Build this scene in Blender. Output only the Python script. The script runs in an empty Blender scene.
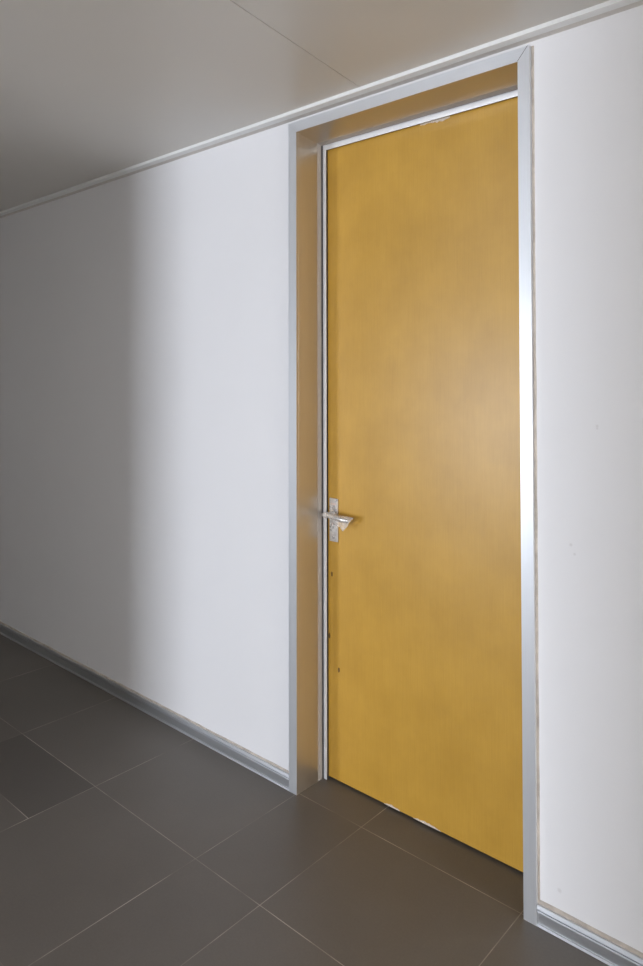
import bpy, bmesh, math, random
from mathutils import Vector, Matrix
random.seed(4)
SC = bpy.context.scene
COL = SC.collection

# ------------------------------------------------------------------ materials
def mat(name):
    m = bpy.data.materials.new(name); m.use_nodes = True
    nt = m.node_tree; b = nt.nodes['Principled BSDF']
    return m, nt, b
def N(nt, t, **kw):
    n = nt.nodes.new(t)
    for k, v in kw.items(): setattr(n, k, v)
    return n
def L(nt, a, b): nt.links.new(a, b)
def coords(nt, scale):
    tc = N(nt, 'ShaderNodeTexCoord'); mp = N(nt, 'ShaderNodeMapping')
    mp.inputs['Scale'].default_value = scale
    L(nt, tc.outputs['Object'], mp.inputs['Vector']); return mp.outputs['Vector']
def noise(nt, vec, scale, detail=3, rough=.5):
    n = N(nt, 'ShaderNodeTexNoise'); n.inputs['Scale'].default_value = scale
    n.inputs['Detail'].default_value = detail; n.inputs['Roughness'].default_value = rough
    L(nt, vec, n.inputs['Vector']); return n.outputs['Fac']
def ramp(nt, fac, stops):
    r = N(nt, 'ShaderNodeValToRGB'); e = r.color_ramp.elements
    while len(e) < len(stops): e.new(.5)
    for el, (p, c) in zip(e, stops):
        el.position = p; el.color = (*c, 1)
    L(nt, fac, r.inputs['Fac']); return r.outputs['Color']
def mixc(nt, fac, a, b, mode='MIX'):
    m = N(nt, 'ShaderNodeMix', data_type='RGBA', blend_type=mode)
    for s, v in ((0, fac), (6, a), (7, b)):
        if hasattr(v, 'links') or hasattr(v, 'is_linked'): L(nt, v, m.inputs[s])
        else: m.inputs[s].default_value = v if not isinstance(v, tuple) else (*v, 1)
    return m.outputs[2]
def bump(nt, b, fac, strength, dist=.002):
    n = N(nt, 'ShaderNodeBump'); n.inputs['Strength'].default_value = strength
    n.inputs['Distance'].default_value = dist
    L(nt, fac, n.inputs['Height']); L(nt, n.outputs['Normal'], b.inputs['Normal'])
def setp(b, **kw):
    for k, v in kw.items():
        b.inputs[k].default_value = v

def wall_paint(name, col, marks=()):
    m, nt, b = mat(name)
    v = coords(nt, (1, 1, 1))
    c = ramp(nt, noise(nt, v, 3.0, 4), [(.3, tuple(x*.985 for x in col)), (.7, col)])
    tc = N(nt, 'ShaderNodeTexCoord')
    for (x, y, z, r, sx) in marks:                       # small scuffs on the paint
        vm = N(nt, 'ShaderNodeVectorMath', operation='SUBTRACT'); L(nt, tc.outputs['Object'], vm.inputs[0])
        vm.inputs[1].default_value = (x, y, z)
        vs = N(nt, 'ShaderNodeVectorMath', operation='MULTIPLY'); L(nt, vm.outputs[0], vs.inputs[0])
        vs.inputs[1].default_value = (sx, 1, 1)
        ln = N(nt, 'ShaderNodeVectorMath', operation='LENGTH'); L(nt, vs.outputs[0], ln.inputs[0])
        mr = N(nt, 'ShaderNodeMapRange'); mr.inputs['From Min'].default_value = r*.4; mr.inputs['From Max'].default_value = r
        mr.inputs['To Min'].default_value = .17; mr.inputs['To Max'].default_value = 0
        L(nt, ln.outputs['Value'], mr.inputs['Value'])
        c = mixc(nt, mr.outputs[0], c, (.25, .2, .17))
    L(nt, c, b.inputs['Base Color'])
    setp(b, **{'Roughness': .55, 'Specular IOR Level': .3})
    bump(nt, b, noise(nt, v, 220, 2), .06, .0006)
    return m

def alu(name, col, rough, brushed=(900, 900, 6), metallic=1.0):
    m, nt, b = mat(name)
    v = coords(nt, brushed)
    f = noise(nt, v, 1.0, 2)
    L(nt, ramp(nt, f, [(.3, tuple(x*.95 for x in col)), (.7, col)]), b.inputs['Base Color'])
    r = N(nt, 'ShaderNodeMapRange'); r.inputs['To Min'].default_value = rough*.9; r.inputs['To Max'].default_value = rough*1.1
    L(nt, f, r.inputs['Value']); L(nt, r.outputs[0], b.inputs['Roughness'])
    setp(b, Metallic=metallic)
    return m

def plain(name, col, rough=.6, metallic=0., spec=.5, var=.12, scale=60):
    m, nt, b = mat(name)
    v = coords(nt, (1, 1, 1))
    L(nt, ramp(nt, noise(nt, v, scale, 3), [(.3, tuple(x*(1-var) for x in col)), (.7, tuple(x*(1+var) for x in col))]), b.inputs['Base Color'])
    setp(b, Roughness=rough, Metallic=metallic, **{'Specular IOR Level': spec})
    return m

WALL_MARKS = [(-.7986, .012, 1.0925, .006, 1), (-.7883, .012, 1.0682, .005, 1), (-.7226, .012, 1.4266, .005, 1), (-.7226, .012, 1.420, .004, 1),
              (-.8392, .012, .123, .008, 1.0), (-3.3462, .012, .081, .012, 3.), (-3.3462, .012, .095, .009, 3.)]
M_WALL = wall_paint('white_wall_paint', (.803, .798, .810), WALL_MARKS)
M_WALL2 = wall_paint('white_lobby_paint', (.90, .90, .89))
M_TRIMW = plain('white_coated_trim', (.82, .82, .81), .4, var=.02)
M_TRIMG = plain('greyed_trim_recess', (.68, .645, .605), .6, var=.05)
M_ALU = alu('satin_anodised_aluminium', (.72, .74, .77), .36, metallic=.6)
M_ALU_X = alu('satin_anodised_aluminium_along', (.72, .74, .77), .36, (6, 900, 900), .6)
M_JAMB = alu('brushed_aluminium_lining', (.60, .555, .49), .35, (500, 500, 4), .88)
M_STOP = alu('pale_satin_stop', (.97, .98, 1.0), .34, (900, 900, 6), .35)
M_SKIRT = alu('aluminium_skirting', (.70, .715, .745), .38, (5, 600, 600), .93)
M_RUBBER = plain('dark_rubber_seal', (.15, .145, .145), .7)
M_CAULK = plain('aged_beige_caulk', (.46, .41, .36), .75, var=.2, scale=25)
M_CHIP = plain('bare_chipped_core', (.72, .62, .52), .9, var=.25, scale=300)
M_CHIPD = plain('dark_nick', (.16, .09, .03), .9, var=.2, scale=300)
M_STEEL = alu('satin_nickel', (.78, .765, .77), .28, (60, 60, 60), .65)
M_LEVER = alu('polished_nickel', (.84, .82, .80), .22, (60, 60, 60), .9)
M_CYL = plain('nickel_cylinder', (.86, .85, .84), .3, .3, var=.02)
M_DARK = plain('keyway_dark', (.01, .01, .01), .8)
M_MARK = plain('pale_printed_mark', (.75, .62, .58), .6, var=.1, scale=400)

def wood():
    m, nt, b = mat('ochre_wood_veneer')
    grain = noise(nt, coords(nt, (260, 260, 3.2)), 1.0, 5, .6)
    fine = noise(nt, coords(nt, (900, 900, 14)), 1.0, 2, .5)
    blot = noise(nt, coords(nt, (5.0, 5.0, 4.2)), 1.0, 4, .6)
    c = ramp(nt, grain, [(.25, (.548, .302, .040)), (.5, (.580, .327, .046)), (.78, (.612, .352, .054))])
    c = mixc(nt, .5, c, ramp(nt, fine, [(.3, (.548, .302, .040)), (.7, (.615, .353, .054))]))
    c = mixc(nt, 1.0, c, ramp(nt, blot, [(.3, (.90, .885, .84)), (.72, (1.06, 1.065, 1.10))]), 'MULTIPLY')
    L(nt, c, b.inputs['Base Color'])
    setp(b, Roughness=.345, **{'Specular IOR Level': .62, 'Coat Weight': 0.0})
    bump(nt, b, grain, .02, .0004)
    return m
M_WOOD = wood()

def tile():
    m, nt, b = mat('grey_brown_floor_tile')
    at = N(nt, 'ShaderNodeAttribute'); at.attribute_name = 'tint'
    v = coords(nt, (1, 1, 1))
    c = ramp(nt, noise(nt, v, 4.5, 6, .65), [(.28, (.118, .106, .092)), (.5, (.137, .123, .108)), (.72, (.158, .144, .128))])
    c = mixc(nt, .5, c, ramp(nt, noise(nt, v, 160, 3), [(.3, (.125, .112, .099)), (.7, (.150, .136, .121))]))
    c = mixc(nt, 1.0, c, at.outputs['Color'], 'MULTIPLY')
    L(nt, c, b.inputs['Base Color'])
    r = N(nt, 'ShaderNodeMapRange'); r.inputs['To Min'].default_value = .38; r.inputs['To Max'].default_value = .5
    L(nt, noise(nt, v, 9, 4), r.inputs['Value']); L(nt, r.outputs[0], b.inputs['Roughness'])
    setp(b, **{'Specular IOR Level': .45})
    bump(nt, b, noise(nt, v, 300, 2), .05, .0005)
    return m
M_TILE = tile()
def grout():
    m, nt, b = mat('worn_light_grout')
    v = coords(nt, (1, 1, 1))
    f = noise(nt, v, 3.3, 3, .6)
    L(nt, ramp(nt, f, [(.38, (.19, .17, .152)), (.64, (.48, .44, .39))]), b.inputs['Base Color'])
    setp(b, Roughness=.8)
    return m
M_GROUT = grout()
def ceil():
    m, nt, b = mat('warm_white_metal_ceiling_panel')
    v = coords(nt, (1, 1, 1))
    L(nt, ramp(nt, noise(nt, v, 2, 3), [(.3, (.62, .595, .555)), (.7, (.64, .615, .575))]), b.inputs['Base Color'])
    setp(b, Roughness=.32, **{'Specular IOR Level': .5})
    return m
M_CEIL = ceil()
def film(name, a0, a1):
    m, nt, b = mat(name)
    v = coords(nt, (1, 1, 1))
    setp(b, Roughness=.22, IOR=1.45, **{'Base Color': (.93, .88, .83, 1), 'Specular IOR Level': .6})
    r = N(nt, 'ShaderNodeMapRange'); r.inputs['To Min'].default_value = a0; r.inputs['To Max'].default_value = a1
    L(nt, noise(nt, v, 70, 2), r.inputs['Value']); L(nt, r.outputs[0], b.inputs['Alpha'])
    bump(nt, b, noise(nt, v, 160, 3), .5, .002)
    return m
M_FILM = film('clear_tight_plastic', .02, .22)
M_FLAP = film('clear_wrinkled_plastic', .08, .62)

# ------------------------------------------------------------------ mesh helpers
def finish(name, bm, m, parent=None, smooth=False, bevel=0., seg=2):
    if bevel:
        bmesh.ops.remove_doubles(bm, verts=bm.verts, dist=1e-6)
        bmesh.ops.bevel(bm, geom=[e for e in bm.edges if len(e.link_faces) == 2 and e.calc_face_angle(0) > .4], offset=bevel, segments=seg, affect='EDGES', profile=.5)
    bmesh.ops.recalc_face_normals(bm, faces=bm.faces)
    me = bpy.data.meshes.new(name); bm.to_mesh(me); bm.free()
    for mm in (m if isinstance(m, (list, tuple)) else [m]): me.materials.append(mm)
    if smooth:
        for p in me.polygons: p.use_smooth = True
    o = bpy.data.objects.new(name, me); COL.objects.link(o)
    if parent: o.parent = parent
    return o
def box(bm, x0, x1, y0, y1, z0, z1):
    vs = [bm.verts.new((x, y, z)) for x in (x0, x1) for y in (y0, y1) for z in (z0, z1)]
    for f in ((0, 1, 3, 2), (4, 6, 7, 5), (0, 4, 5, 1), (2, 3, 7, 6), (0, 2, 6, 4), (1, 5, 7, 3)):
        bm.faces.new([vs[i] for i in f])
def prism(bm, pts, axis, a, b):
    """extrude a 2-D outline along an axis (0: pts are y,z; 1: pts are x,z; 2: pts are x,y)"""
    def P(p, t): return (t, *p) if axis == 0 else (p[0], t, p[1]) if axis == 1 else (*p, t)
    A = [bm.verts.new(P(p, a)) for p in pts]; B = [bm.verts.new(P(p, b)) for p in pts]
    n = len(pts)
    bm.faces.new(A); bm.faces.new(B[::-1])
    for i in range(n): bm.faces.new((A[i], A[(i+1) % n], B[(i+1) % n], B[i]))
def tube(bm, path, radii, seg=16, cap=True):
    rings = []
    for i, p in enumerate(path):
        p = Vector(p)
        t = (Vector(path[min(i+1, len(path)-1)]) - Vector(path[max(i-1, 0)])).normalized()
        up = Vector((0, 0, 1)); s = t.cross(up).normalized(); u = s.cross(t).normalized()
        ra, rb = radii[i] if isinstance(radii[i], tuple) else (radii[i], radii[i])
        rings.append([bm.verts.new(p + s*ra*math.cos(a) + u*rb*math.sin(a)) for a in (2*math.pi*k/seg for k in range(seg))])
    for r, q in zip(rings, rings[1:]):
        for k in range(seg): bm.faces.new((r[k], r[(k+1) % seg], q[(k+1) % seg], q[k]))
    if cap: bm.faces.new(rings[0]); bm.faces.new(rings[-1][::-1])
    return rings
def tag(o, label, cat, kind=None, group=None):
    o['label'] = label
    if cat: o['category'] = cat
    if kind: o['kind'] = kind
    if group: o['group'] = group
    return o
def empty(name, loc=(0, 0, 0)):
    o = bpy.data.objects.new(name, None); o.empty_display_size = .1; COL.objects.link(o); o.location = loc
    return o
def B(): return bmesh.new()

# ------------------------------------------------------------------ dimensions (metres; wall face at y = .012, casing face at y = 0)
WY = .012
XI1, XO1, XI2, XO2 = -1.8452, -1.8849, -.9403, -.9028
ZI, ZO = 2.4907, 2.5273
CZ = 2.550
X_MIN, X_MAX, Y_MIN = -9.0, 8.5, -6.6
OPP = -2.45                                       # face of the opposite corridor wall
OPENS = [(-3.40, -2.14), (-1.78, -.43)]                       # opening in it
H1 = dict(kind='structure')

# floor: tiles and grout in one mesh
bm = B(); lay = bm.loops.layers.float_color.new('tint')
xs = [-3.0577 - .6*k for k in range(11, 0, -1)] + [-3.0577, -2.46, -1.8517, -1.5491, -.9569] + [-.9569 + .6*k for k in range(1, 17)]
ys = [.6143, .0143, -.4677] + [-.4677 - .6*k for k in range(1, 12)]
G = .0014
def quad(x0, x1, y0, y1, mi, t=1.):
    f = bm.faces.new([bm.verts.new((x, y, 0)) for x, y in ((x0, y0), (x1, y0), (x1, y1), (x0, y1))])
    f.material_index = mi
    for l in f.loops: l[lay] = (t, t, t, 1)
for i in range(len(xs)-1):
    for j in range(len(ys)-1):
        x0, x1, y1, y0 = xs[i], xs[i+1], ys[j], ys[j+1]
        t = random.uniform(.96, 1.05)
        if abs(x0 + 3.0577) < 1e-3 and abs(y1 + .4677) < 1e-3:
            quad(x0+G, x1-G, -.729+G, y1-G, 0, .76)            # the darker cut tile
            quad(x0+G, x1-G, -.729-G, -.729+G, 1)
            quad(x0+G, x1-G, y0+G, -.729-G, 0, 1.0)
        else:
            quad(x0+G, x1-G, y0+G, y1-G, 0, t)
        quad(x0+G, x1-G, y1-G, y1+G, 1)
for x in xs: quad(x-G, x+G, ys[-1], ys[0], 1)
fl = finish('floor', bm, [M_TILE, M_GROUT])
tag(fl, 'grey brown stone tile floor with thin pale grout lines', 'floor', **H1)

# ceiling: two panels with one open joint, backed above
def jx(y): return -1.4927 + (y + .0709)*-.1472
bm = B(); g = .0016
prism(bm, [(X_MIN, Y_MIN), (jx(Y_MIN)-g, Y_MIN), (jx(.7)-g, .7), (X_MIN, .7)], 2, CZ, CZ+.004)
prism(bm, [(jx(Y_MIN)+g, Y_MIN), (X_MAX, Y_MIN), (X_MAX, .7), (jx(.7)+g, .7)], 2, CZ, CZ+.004)
box(bm, X_MIN, X_MAX, Y_MIN, .7, CZ+.004, CZ+.06)
tag(finish('ceiling', bm, M_CEIL), 'warm white flat ceiling panels with one thin joint', 'ceiling', **H1)

# walls
def wall(name, boxes, m, label):
    bm = B()
    for b in boxes: box(bm, *b)
    return tag(finish(name, bm, m), label, 'wall', **H1)
T = .22
wall('wall_left', [(X_MIN, XI1-.022, WY, WY+T, 0, CZ)], M_WALL, 'white painted wall left of the yellow door, shaded at its far end')
wall('wall_right', [(XI2+.022, X_MAX, WY, WY+T, 0, CZ)], M_WALL, 'white painted wall right of the yellow door with faint scuffs')
wall('wall_front', [(XI1-.022, XI2+.022, WY, WY+T, ZI+.012, CZ)], M_WALL, 'strip of white wall above the door frame')
wall('wall_light_block', [(-3, 0, .6, .66, 0, CZ), (-3.05, -3, WY+T, .66, 0, CZ), (0, .05, WY+T, .66, 0, CZ)], M_WALL2, 'added unseen walls closing off light behind the yellow door')  # unseen box added so sky light does not glow under the door
wall('wall_opposite', [(X_MIN, OPENS[0][0], OPP-.16, OPP, 0, CZ), (OPENS[0][1], OPENS[1][0], OPP-.16, OPP, 0, CZ), (OPENS[1][1], X_MAX, OPP-.16, OPP, 0, CZ), (-2.02, -1.90, Y_MIN, OPP-.16, 0, CZ)], M_WALL2, 'white corridor wall facing the yellow door, with an added light divider behind')  # last box: unseen divider added to keep the two windows' light apart
wall('wall_end_left', [(X_MIN-.1, X_MIN, Y_MIN, WY+T, 0, CZ)], M_WALL2, 'white end wall of the corridor')
VY0, VY1, VZ0, VZ1 = -2.2, -.3, .4, 2.3          # unseen window added for fill light at the corridor's right end
wall('wall_end_right', [(X_MAX, X_MAX+.1, Y_MIN, VY0, 0, CZ), (X_MAX, X_MAX+.1, VY1, WY+T, 0, CZ), (X_MAX, X_MAX+.1, VY0, VY1, 0, VZ0), (X_MAX, X_MAX+.1, VY0, VY1, VZ1, CZ)], M_WALL2, 'white end wall of the corridor with an opening for the added fill window')
WINS = [(-4.88, -3.98, .10, 1.85), (-.57, .33, .30, 2.35)]     # daylight windows in the rooms' far wall
bw, px = [], X_MIN
for x0, x1, z0, z1 in WINS:
    bw += [(px, x0, Y_MIN-.1, Y_MIN, 0, CZ), (x0, x1, Y_MIN-.1, Y_MIN, 0, z0), (x0, x1, Y_MIN-.1, Y_MIN, z1, CZ)]; px = x1
bw.append((px, X_MAX, Y_MIN-.1, Y_MIN, 0, CZ))
wall('wall_back', bw, M_WALL2, 'far wall of the rooms opposite with two tall windows')
for k, (x0, x1, z0, z1) in enumerate(WINS):
    bm = B()
    for b in ((x0, x0+.05, z0, z1), (x1-.05, x1, z0, z1), (x0+.05, x1-.05, z0, z0+.05), (x0+.05, x1-.05, z1-.05, z1)):
        box(bm, b[0], b[1], Y_MIN-.08, Y_MIN-.02, b[2], b[3])
    tag(finish('window_%d' % (k+1), bm, M_ALU, bevel=.003), ('tall aluminium window in the left room opposite', 'tall aluminium window in the right room opposite')[k], 'window', **H1)
bm = B()
for b in ((VY0, VY0+.05, VZ0, VZ1), (VY1-.05, VY1, VZ0, VZ1), (VY0+.05, VY1-.05, VZ0, VZ0+.05), (VY0+.05, VY1-.05, VZ1-.05, VZ1)):
    box(bm, X_MAX+.02, X_MAX+.08, b[0], b[1], b[2], b[3])
tag(finish('window_3', bm, M_ALU, bevel=.003), 'unseen aluminium window added for fill light at the end of the corridor', 'window', **H1)

# baseboards: stepped aluminium skirting with a caulk bead on top
SK = [(-.0003, 0), (-.0003, .0006), (.0011, .0060), (.0050, .0068), (.0050, .0392), (.0014, .0396), (.0022, .0428), (.0075, .0434), (.0075, .0474), (.0000, .0480), (.0026, .0582), (.0045, .0590), (WY, .0590), (WY, 0)]
def caulk_strip(name, path, parent, w, th, horiz):
    """an uneven bead along a line on the wall; horiz: path in x at height z0, else in z at x0"""
    bm = B(); prev = None
    a, b, c0 = path; n = max(8, int(abs(b-a)/.05))
    for i in range(n+1):
        t = a + (b-a)*i/n
        ww = w*random.uniform(.85, 1.12); tt = th*random.uniform(.8, 1.15)
        pts = [(c0, WY), (c0, WY-tt), (c0+ww*.6, WY-tt*.8), (c0+ww, WY)]
        ring = [bm.verts.new((t, y, c) if horiz else (c, y, t)) for c, y in pts]
        if prev:
            for k in range(3): bm.faces.new((prev[k], prev[k+1], ring[k+1], ring[k]))
        prev = ring
    return finish(name, bm, M_CAULK, parent, smooth=False)
for nm, x0, x1, lab in (('baseboard_left', X_MIN, XO1-.0005, 'ridged aluminium skirting left of the door, half in shade'), ('baseboard_right', XO2+.0008, X_MAX, 'ridged aluminium skirting right of the door with a beige caulk line')):
    bm = B(); prism(bm, SK, 0, x0, x1)
    o = tag(finish(nm, bm, M_SKIRT), lab, 'skirting', **H1)
    c = caulk_strip('caulk_bead', (x0, x1, .0588), o, .0078 if x1 < -1 else .0110, .0030, True); c['label'] = 'beige caulk line'

# trim_1: the aluminium door frame
fr = tag(empty('trim_1', (XI1, 0, 0)), 'satin aluminium frame with deep lining around the yellow door', 'door frame', **H1)
def fpart(name, bm, m, **k):
    o = finish(name, bm, m, fr, **k); o.matrix_parent_inverse = Matrix.Translation((-XI1, 0, 0)); return o
s = .0005
bm = B(); prism(bm, [(XO1, 0), (XI1, 0), (XI1, ZI-s), (XO1, ZO-s)], 1, 0, WY); fpart('side_casing', bm, M_ALU, bevel=.0006)
bm = B(); prism(bm, [(XI2, 0), (XO2, 0), (XO2-.003, ZO+.0015), (XO2-.0055, ZO+.0015), (XI2, ZI-.0006)], 1, -.0008, WY); fpart('side_casing', bm, M_ALU, bevel=.0012)
bm = B(); prism(bm, [(XI1, ZI+s), (XI2-.0018, ZI+s), (XO2-.0085, ZO-s), (XO1, ZO-s+s)], 1, 0, WY); fpart('head_casing', bm, M_ALU_X, bevel=.0014)
bm = B(); prism(bm, [(XI2-.0019, ZI+.0008), (XI2-.0002, ZI+.0004), (XO2-.0056, ZO+.0012), (XO2-.0086, ZO-.0003)], 1, -.0013, WY); fpart('mitre_joint', bm, M_RUBBER)['label'] = 'dark open mitre gap'
def soff(y): return ZI - .130*y                   # the head lining dips towards the door
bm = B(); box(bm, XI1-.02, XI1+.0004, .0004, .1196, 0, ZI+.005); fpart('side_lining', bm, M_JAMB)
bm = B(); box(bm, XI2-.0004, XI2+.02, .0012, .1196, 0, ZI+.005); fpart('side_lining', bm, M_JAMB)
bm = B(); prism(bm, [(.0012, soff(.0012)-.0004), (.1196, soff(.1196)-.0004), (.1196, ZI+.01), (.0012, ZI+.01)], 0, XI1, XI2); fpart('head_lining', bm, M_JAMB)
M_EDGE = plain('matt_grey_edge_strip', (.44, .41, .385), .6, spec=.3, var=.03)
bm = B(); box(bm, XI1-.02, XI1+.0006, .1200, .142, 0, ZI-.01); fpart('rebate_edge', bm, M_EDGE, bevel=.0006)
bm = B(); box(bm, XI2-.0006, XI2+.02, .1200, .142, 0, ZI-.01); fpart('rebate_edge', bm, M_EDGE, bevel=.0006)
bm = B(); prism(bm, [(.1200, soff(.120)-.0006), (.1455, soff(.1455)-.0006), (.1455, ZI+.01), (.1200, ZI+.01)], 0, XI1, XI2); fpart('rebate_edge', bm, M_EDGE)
ZS = soff(.146); DTOP = 2.4565
bm = B(); box(bm, XI1-.02, XI1-.002, .142, .25, 0, ZI); box(bm, XI1-.002, -1.8345, .1535, .25, 0, ZI); fpart('rubber_seal', bm, M_RUBBER)
bm = B(); box(bm, XI2+.002, XI2+.02, .142, .25, 0, ZI); box(bm, -.9465, XI2+.002, .1535, .25, 0, ZI); fpart('rubber_seal', bm, M_RUBBER)
bm = B(); box(bm, XI1-.002, XI2+.002, .1456, .25, ZS+.002, ZI+.01); box(bm, -1.8345, -.9465, .1535, .25, DTOP+.002, ZS+.002); fpart('rubber_seal', bm, M_RUBBER)
SX = -1.8276; SZ = 2.4522
bm = B(); box(bm, -1.8424, SX, .150, .1530, 0, ZS+.0018); o = fpart('door_stop', bm, M_STOP, bevel=.0007); o['label'] = 'pale bright stop strip'
bm = B(); box(bm, -.9590, XI2+.0019, .150, .1530, 0, ZS+.0018); o = fpart('door_stop', bm, M_STOP, bevel=.0007); o['label'] = 'pale bright stop strip'
bm = B(); box(bm, SX, -.9590, .150, .1530, SZ, ZS+.0018); o = fpart('door_stop', bm, M_STOP, bevel=.0007); o['label'] = 'pale bright stop strip'
c = caulk_strip('caulk_bead', (.062, ZO, XO2-.0008), fr, .0075, .0022, False); c.matrix_parent_inverse = Matrix.Translation((-XI1, 0, 0)); c['label'] = 'beige caulk line'

# trim_2: ceiling edge trim
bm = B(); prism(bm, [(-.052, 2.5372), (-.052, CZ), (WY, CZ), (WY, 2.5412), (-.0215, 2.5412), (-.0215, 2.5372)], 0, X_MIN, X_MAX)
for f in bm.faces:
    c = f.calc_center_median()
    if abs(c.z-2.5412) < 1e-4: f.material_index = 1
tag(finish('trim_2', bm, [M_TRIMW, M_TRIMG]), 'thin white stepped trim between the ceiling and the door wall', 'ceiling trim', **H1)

# ------------------------------------------------------------------ the door
DY = .1648
DL, DR, DB, DT = -1.8306, -.9500, .0085, 2.4565
door = tag(empty('door_1', (DL, DY, 0)), 'tall closed ochre wood veneer door with silver lever handle', 'door', **H1)
INV = Matrix.Translation((-DL, -DY, 0))
def dpart(name, bm, m, parent=None, **k):
    o = finish(name, bm, m, parent or door, **k)
    if parent is None: o.matrix_parent_inverse = INV
    return o
bm = B(); box(bm, DL, DR, DY, DY+.042, DB, DT)
leaf = dpart('door_leaf', bm, M_WOOD, bevel=.0012)
def sliver(name, pts, m, th=.0012):
    bm = B(); prism(bm, pts, 1, DY-th, DY+.0005); return dpart(name, bm, m, leaf)
def jag(a, b, n, base, f):
    top = []
    for i in range(n+1):
        t = i/n; top.append((a+(b-a)*t, base + f(t)*random.uniform(.55, 1.1)))
    return top
top = jag(-1.393, -1.272, 14, DT, lambda t: -.0060-.0085*max(0, math.sin(math.pi*t))**.7*(.75+.25*math.cos(9*t)))
sliver('veneer_chip', [(-1.272, DT), (-1.393, DT)] + top, M_CHIP)['label'] = 'pale chipped spot on the top edge'
for a, b in ((-1.562, -1.492), (-1.435, -1.322)):
    up = jag(a, b, 12, DB, lambda t: .0015+.0075*math.sin(math.pi*t)**.8)
    sliver('veneer_chip', [(b, DB), (a, DB)] + up, M_CHIP)['label'] = 'pale chipped spot on the bottom edge'
def blob(cx, cz, r, k):
    return [(cx + r*random.uniform(.6, 1.1)*math.cos(a), cz + r*k*random.uniform(.6, 1.1)*math.sin(a)) for a in (2*math.pi*i/9 for i in range(9))]
for cx, cz, r, k in ((-1.8112, .792, .004, 2.8), (-1.8245, .551, .005, 2.4), (-1.7765, .431, .0065, 1.7)):
    sliver('veneer_nick', blob(cx, cz, r, k), M_CHIPD, .0006)['label'] = 'small brown nick'

# handle set
PX0, PX1, PZ0, PZ1 = -1.8190, -1.7765, .9205, 1.0875
bm = B(); box(bm, PX0, PX1, DY-.0065, DY-.0001, PZ0, PZ1)
plate = dpart('back_plate', bm, M_STEEL, bevel=.0018, seg=3)
plate['label'] = 'satin silver rectangular plate'
bm = B(); box(bm, -1.8125, -1.7850, DY-.0070, DY-.0064, 1.0615, 1.0700); dpart('maker_mark', bm, M_MARK, plate, bevel=.0002)['label'] = 'small pale pinkish printed mark'
lc = B()
cx, cz = -1.7935, .9765
pts = [(cx+.0092*math.cos(a), cz+.0092*math.sin(a)) for a in (math.radians(d) for d in range(-55, 236, 15))]
pts += [(cx-.0052, cz-.014), (cx-.0030, cz-.0165), (cx+.0030, cz-.0165), (cx+.0052, cz-.014)]
prism(lc, pts, 1, DY-.0105, DY-.006)
cyl = dpart('lock_cylinder', lc, M_CYL, plate, bevel=.0008)
bm = B(); prism(bm, [(cx-.0045, cz+.0045), (cx-.0015, cz+.0055), (cx-.0005, cz+.001), (cx-.0010, cz-.0050), (cx-.0042, cz-.0050), (cx-.0050, cz)], 1, DY-.0109, DY-.0104)
# keyway sits on the cylinder face
dpart('keyhole', bm, M_DARK, plate)['label'] = 'dark key slot'
NX, NZ = -1.7975, 1.0310
bm = B()
prism(bm, [(NX+.0135*math.cos(2*math.pi*k/28), NZ+.0135*math.sin(2*math.pi*k/28)) for k in range(28)], 1, DY-.0125, DY-.006)
lev = None
path, rad = [], []
for t in (0, .35, .7): path.append((NX, DY-.010-.026*t, NZ)); rad.append((.0078, .0078))
for d in range(15, 91, 15):
    a = math.radians(d); path.append((NX+.014*(1-math.cos(a)), DY-.0282-.014*math.sin(a)-.004, NZ-.0008)); rad.append((.0090, .0098))
for i in range(1, 12):
    t = i/11; x = NX+.014+.092*t
    path.append((x, DY-.0462-.006*math.sin(math.pi*t*.9), NZ-.0008-.0095*t**.8)); rad.append((.0094-.0012*t, .0104-.0014*t))
lx, ly, lz = path[-1]
for d in (30, 60, 80):
    a = math.radians(d); path.append((lx+.007*math.sin(a), ly, lz)); r = math.cos(a); rad.append((.0082*r, .0090*r))
bl = B(); tube(bl, path, rad, 20)
lever = dpart('lever_handle', bl, M_LEVER, smooth=True)
lever['label'] = 'silver curved lever'
dpart('rose', bm, M_STEEL, lever, bevel=.0015)

# the film left on the lever
bm = B(); fp, frd = [], []
for i in range(4, len(path)-3):
    p = Vector(path[i]); fp.append(tuple(p)); k = 1.12 + .16*random.random()
    frd.append((rad[i][0]*k+.0006, rad[i][1]*k+.0006))
rings = tube(bm, fp, frd, 18, cap=False)
for r in rings[:-1]:
    for v in r: v.co += Vector((random.uniform(-1, 1), random.uniform(-1, 1), random.uniform(-1, 1)))*.0009
for f in bm.faces: f.material_index = 0
nbody = len(bm.faces)
# bunched end hanging past the elbow
rg = []
for j, (x, k) in enumerate(((-1.795, 1.25), (-1.804, 1.3), (-1.813, 1.15), (-1.8195, .6), (-1.822, .1))):
    rg.append([bm.verts.new((x + random.uniform(-1, 1)*.001, DY-.0455 + .0085*k*math.cos(a)*random.uniform(.85, 1.1), 1.0295-.0006*j + .0085*k*math.sin(a)*random.uniform(.85, 1.1))) for a in (2*math.pi*q/14 for q in range(14))])
for r, q in zip(rg, rg[1:]):
    for k in range(14): bm.faces.new((r[k], r[(k+1) % 14], q[(k+1) % 14], q[k]))
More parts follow.
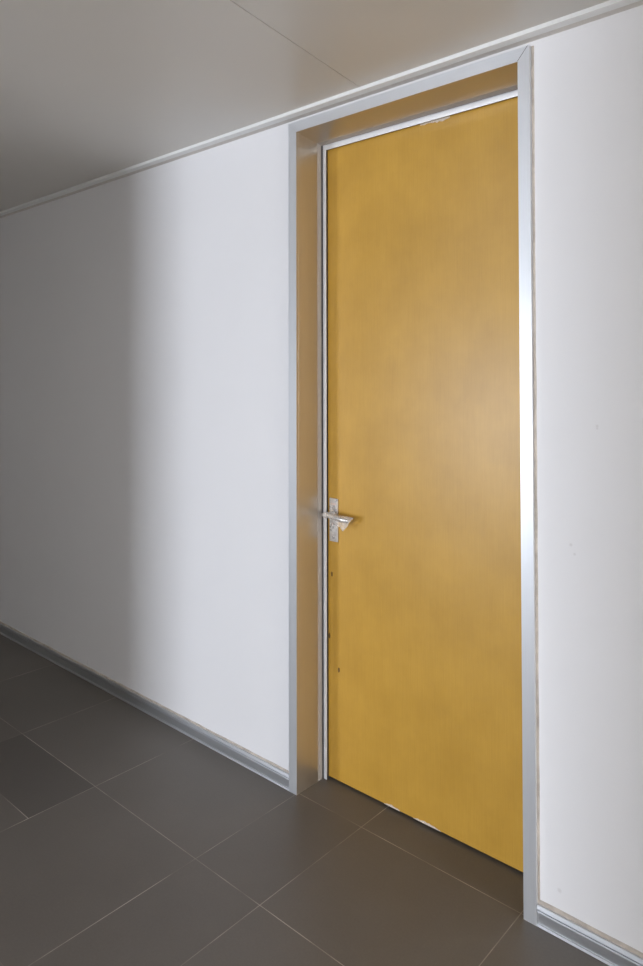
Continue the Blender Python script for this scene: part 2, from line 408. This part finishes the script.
# flared loose end and hanging flap
ex, ey, ez = path[-4]
fan = [(-1.6655, .118, 1.0345), (-1.682, .112, 1.016), (-1.697, .119, .998), (-1.7137, .114, .9790), (-1.733, .121, .990), (-1.754, .116, 1.004)]
root = [(-1.694, .112, 1.0285), (-1.696, .110, 1.021), (-1.701, .111, 1.014), (-1.714, .112, 1.0135), (-1.733, .112, 1.0145), (-1.753, .113, 1.0155)]
rows = 6; grid = []
for j in range(rows+1):
    t = j/rows
    grid.append([bm.verts.new(Vector(a).lerp(Vector(b), t) + Vector((0, random.uniform(-1, 1)*.0035*math.sin(math.pi*min(1, t+.15)), random.uniform(-1, 1)*.001))) for a, b in zip(root, fan)])
for j in range(rows):
    for i in range(len(fan)-1): bm.faces.new((grid[j][i], grid[j][i+1], grid[j+1][i+1], grid[j+1][i]))
root2 = [(-1.694, .112, 1.0285), (-1.715, .112, 1.0305), (-1.737, .112, 1.0320)]
fan2 = [(-1.6655, .118, 1.0345), (-1.690, .121, 1.0365), (-1.735, .124, 1.0345)]
g2 = [[bm.verts.new(Vector(a).lerp(Vector(b), j/4) + Vector((0, random.uniform(-1, 1)*.001, 0))) for a, b in zip(root2, fan2)] for j in range(5)]
for j in range(4):
    for i in range(2): bm.faces.new((g2[j][i], g2[j][i+1], g2[j+1][i+1], g2[j+1][i]))
bm.faces.ensure_lookup_table()
for f in bm.faces[nbody:]: f.material_index = 1
pf = finish('plastic_film', bm, [M_FILM, M_FLAP], smooth=True)
md = pf.modifiers.new('thickness', 'SOLIDIFY'); md.thickness = .0003
tag(pf, 'crumpled clear plastic film wrapped around the silver lever door handle', 'plastic wrap')

# ------------------------------------------------------------------ light
POWER_A, POWER_B, POWER_C = 160, 132, 370
def area(name, loc, size, rot, power, col):
    l = bpy.data.lights.new(name, 'AREA'); l.shape = 'RECTANGLE'; l.size, l.size_y = size; l.energy = power; l.color = col
    o = bpy.data.objects.new(name, l); COL.objects.link(o); o.location = loc; o.rotation_euler = rot; return o
for (x0, x1, z0, z1), pw in zip(WINS, (POWER_B, POWER_A)):
    area('window_daylight', ((x0+x1)/2, Y_MIN+.01, (z0+z1)/2), (x1-x0-.1, z1-z0-.1), (math.radians(90), 0, 0), pw, (.852, .903, 1.0))
area('corridor_fill', (X_MAX-.01, (VY0+VY1)/2, (VZ0+VZ1)/2), (VZ1-VZ0-.1, VY1-VY0-.1), (0, math.radians(90), 0), POWER_C, (1.0, .97, .94))  # added fill lamp that lifts the ambient light along the corridor
w = bpy.data.worlds.new('World'); SC.world = w; w.use_nodes = True
bg = w.node_tree.nodes['Background']; bg.inputs['Color'].default_value = (.75, .86, 1, 1); bg.inputs['Strength'].default_value = .8

# ------------------------------------------------------------------ camera
cam = bpy.data.cameras.new('Camera'); co = bpy.data.objects.new('Camera', cam); COL.objects.link(co)
cam.sensor_fit = 'VERTICAL'; cam.sensor_height = 36; cam.sensor_width = 36*643/966
cam.lens = 707.19455*36/966
cam.shift_x = 0; cam.shift_y = -(483-360.71)/966
cam.clip_start = .01
R = Vector((0.74699659, 0.66482613, -0.00151955)); U = Vector((0.01432555, -0.01381096, 0.999802)); F = Vector((-0.66467351, 0.74687045, 0.01984074))
m = Matrix((R, U, -F)).transposed().to_4x4(); m.translation = (0, -1.93, 1.5676)
co.matrix_world = m
SC.camera = co

SC.view_settings.view_transform = 'Standard'; SC.view_settings.look = 'None'; SC.view_settings.gamma = 1
SC.view_settings.use_curve_mapping = False; SC.view_settings.exposure = 0.06
SC.cycles.max_bounces = 14; SC.cycles.diffuse_bounces = 10; SC.cycles.glossy_bounces = 6
SC.cycles.use_denoising = True
SC.cycles.sample_clamp_indirect = 6
